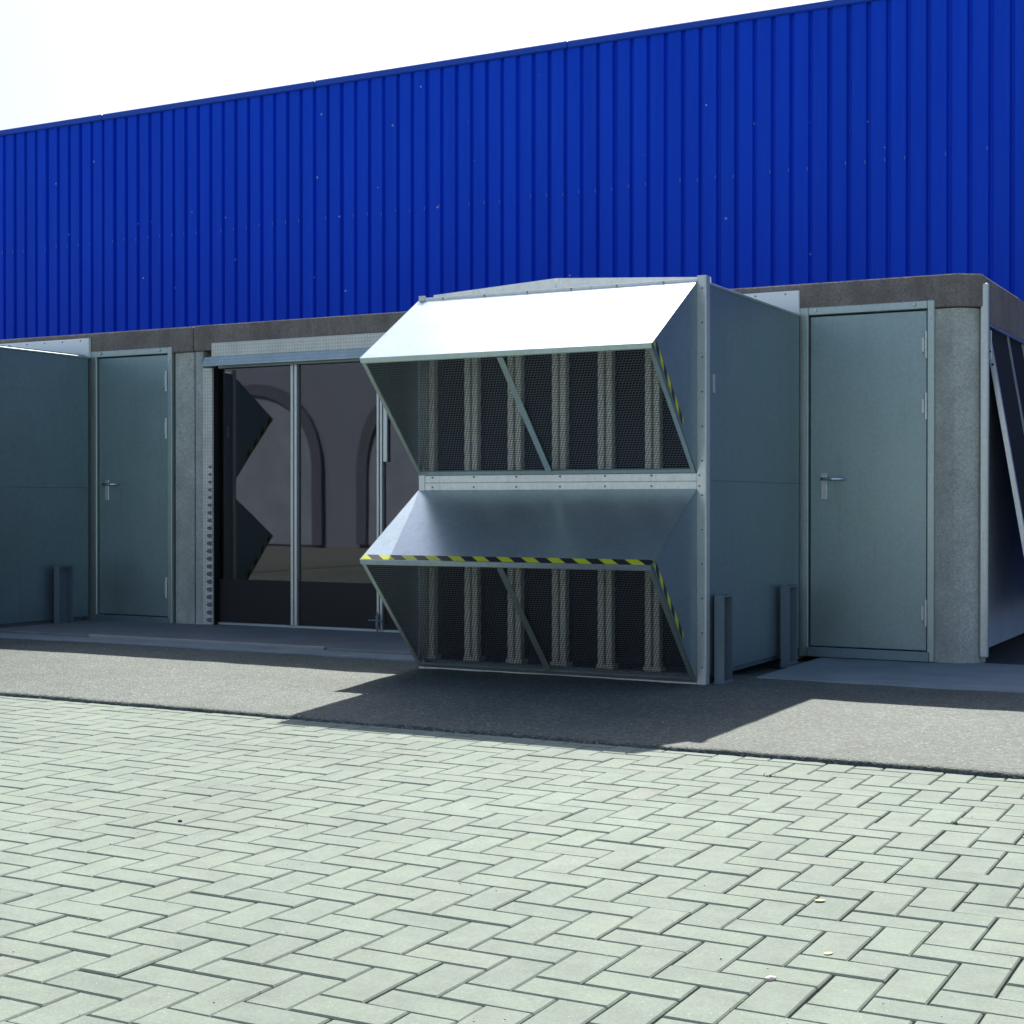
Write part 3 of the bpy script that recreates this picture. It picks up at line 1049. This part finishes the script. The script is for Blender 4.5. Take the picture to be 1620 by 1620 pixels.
# ------------------------------------------------------------------ small things on the pavers
def tuft(x, y, n, h, label):
    # weeds root in the joints: move to the nearest paver corner
    ja = round((y - OY) / WY)
    jx = ja + 4 * round(((x - OX) / WX - ja) / 4)
    x, y = OX + jx * WX, OY + ja * WY
    m = MB()
    r = random.Random(int(x * 1000))
    for i in range(n):
        a = r.uniform(0, 6.28)
        l = h * r.uniform(0.5, 1.0)
        bx_, by_ = x + r.uniform(-.02, .02), y + r.uniform(-.006, .006)
        tip = Vector((bx_ + math.cos(a) * l * 0.8, by_ + math.sin(a) * l * 0.8, l * r.uniform(0.4, 1)))
        s = Vector((-math.sin(a), math.cos(a), 0)) * 0.0035
        b0_ = Vector((bx_, by_, -0.012))
        md = (b0_ + tip) / 2 + Vector((0, 0, l * 0.25))
        m.quad([b0_ - s, b0_ + s, md + s * 0.8, md - s * 0.8])
        m.quad([md - s * 0.8, md + s * 0.8, tip + s * 0.1, tip - s * 0.1])
    o = m.build('weed_tuft', M['weed'])
    tag(o, label, 'weed', 'weeds in the paver joints')


tuft(-1.977, 5.347, 14, 0.014, 'small green weed between pavers near the asphalt edge')
tuft(-1.177, 4.866, 10, 0.014, 'small green weed in a joint below the right-hand door')
tuft(-0.805, 4.400, 5, 0.012, 'dark weed sprig at the right edge of the pavers')


def pebble(name, x, y, s, mat, label, cat, flat=0.5):
    bm_ = bmesh.new()
    bmesh.ops.create_icosphere(bm_, subdivisions=2, radius=s)
    for v in bm_.verts:
        k = 1 + 0.35 * noise.noise(v.co * (1.3 / s) + Vector((x * 9, y * 7, 0)))
        v.co = Vector((v.co.x * k * 1.5, v.co.y * k, max(v.co.z * k * flat, -s * flat * 0.4)))
    me_ = bpy.data.meshes.new(name)
    bm_.to_mesh(me_)
    bm_.free()
    me_.materials.append(mat)
    o = bpy.data.objects.new(name, me_)
    COL.objects.link(o)
    o.location = (x, y, s * flat * 0.4 + 0.0005)
    o.rotation_euler = (0, 0, x * 5)
    tag(o, label, cat)
    return o


pebble('pebble', -1.036, 3.085, 0.009, M['stone'], 'pale pinkish pebble on a joint, bottom right of the pavers', 'pebble', 0.7)
pebble('dark_pebble', -3.185, 3.748, 0.006, M['darkbit'], 'tiny dark pebble on the pavers at left', 'pebble', 0.8)
pebble('dry_leaf', -1.135, 3.76, 0.010, M['litter'], 'thin dry leaf scrap lying on the pavers at right', 'leaf', 0.2)
pebble('dry_leaf', -0.985, 3.325, 0.009, M['litter'], 'dry leaf scrap above the pinkish pebble', 'leaf', 0.3)
pebble('twig_scrap', -1.23, 6.05, 0.016, M['litter'], 'pale twig scrap on the asphalt at the right edge', 'twig', 0.2)
# scattered grit
gm = MB()
rg_ = random.Random(5)
for i in range(160):
    d = 2.9 + rg_.random() ** 1.3 * 5.5
    s = rg_.uniform(-0.36, 0.36) * d
    p_ = FWD * d + RGT * s
    onas = p_.y > EDGE_Y + 0.03
    if p_.y > 8.0:
        continue
    z = 0.020 if onas else 0.0
    r_ = rg_.uniform(0.0008, 0.0020) * (1.4 if onas else 1.0)
    gm.box(p_.x - r_, p_.x + r_, p_.y - r_ * .8, p_.y + r_ * .8, z - 0.001, z + r_ * 1.1, r_ * 0.3)
tag(gm.build('grit', M['stone']), 'fine pale grit scattered over pavers and asphalt', 'grit', kind='stuff')
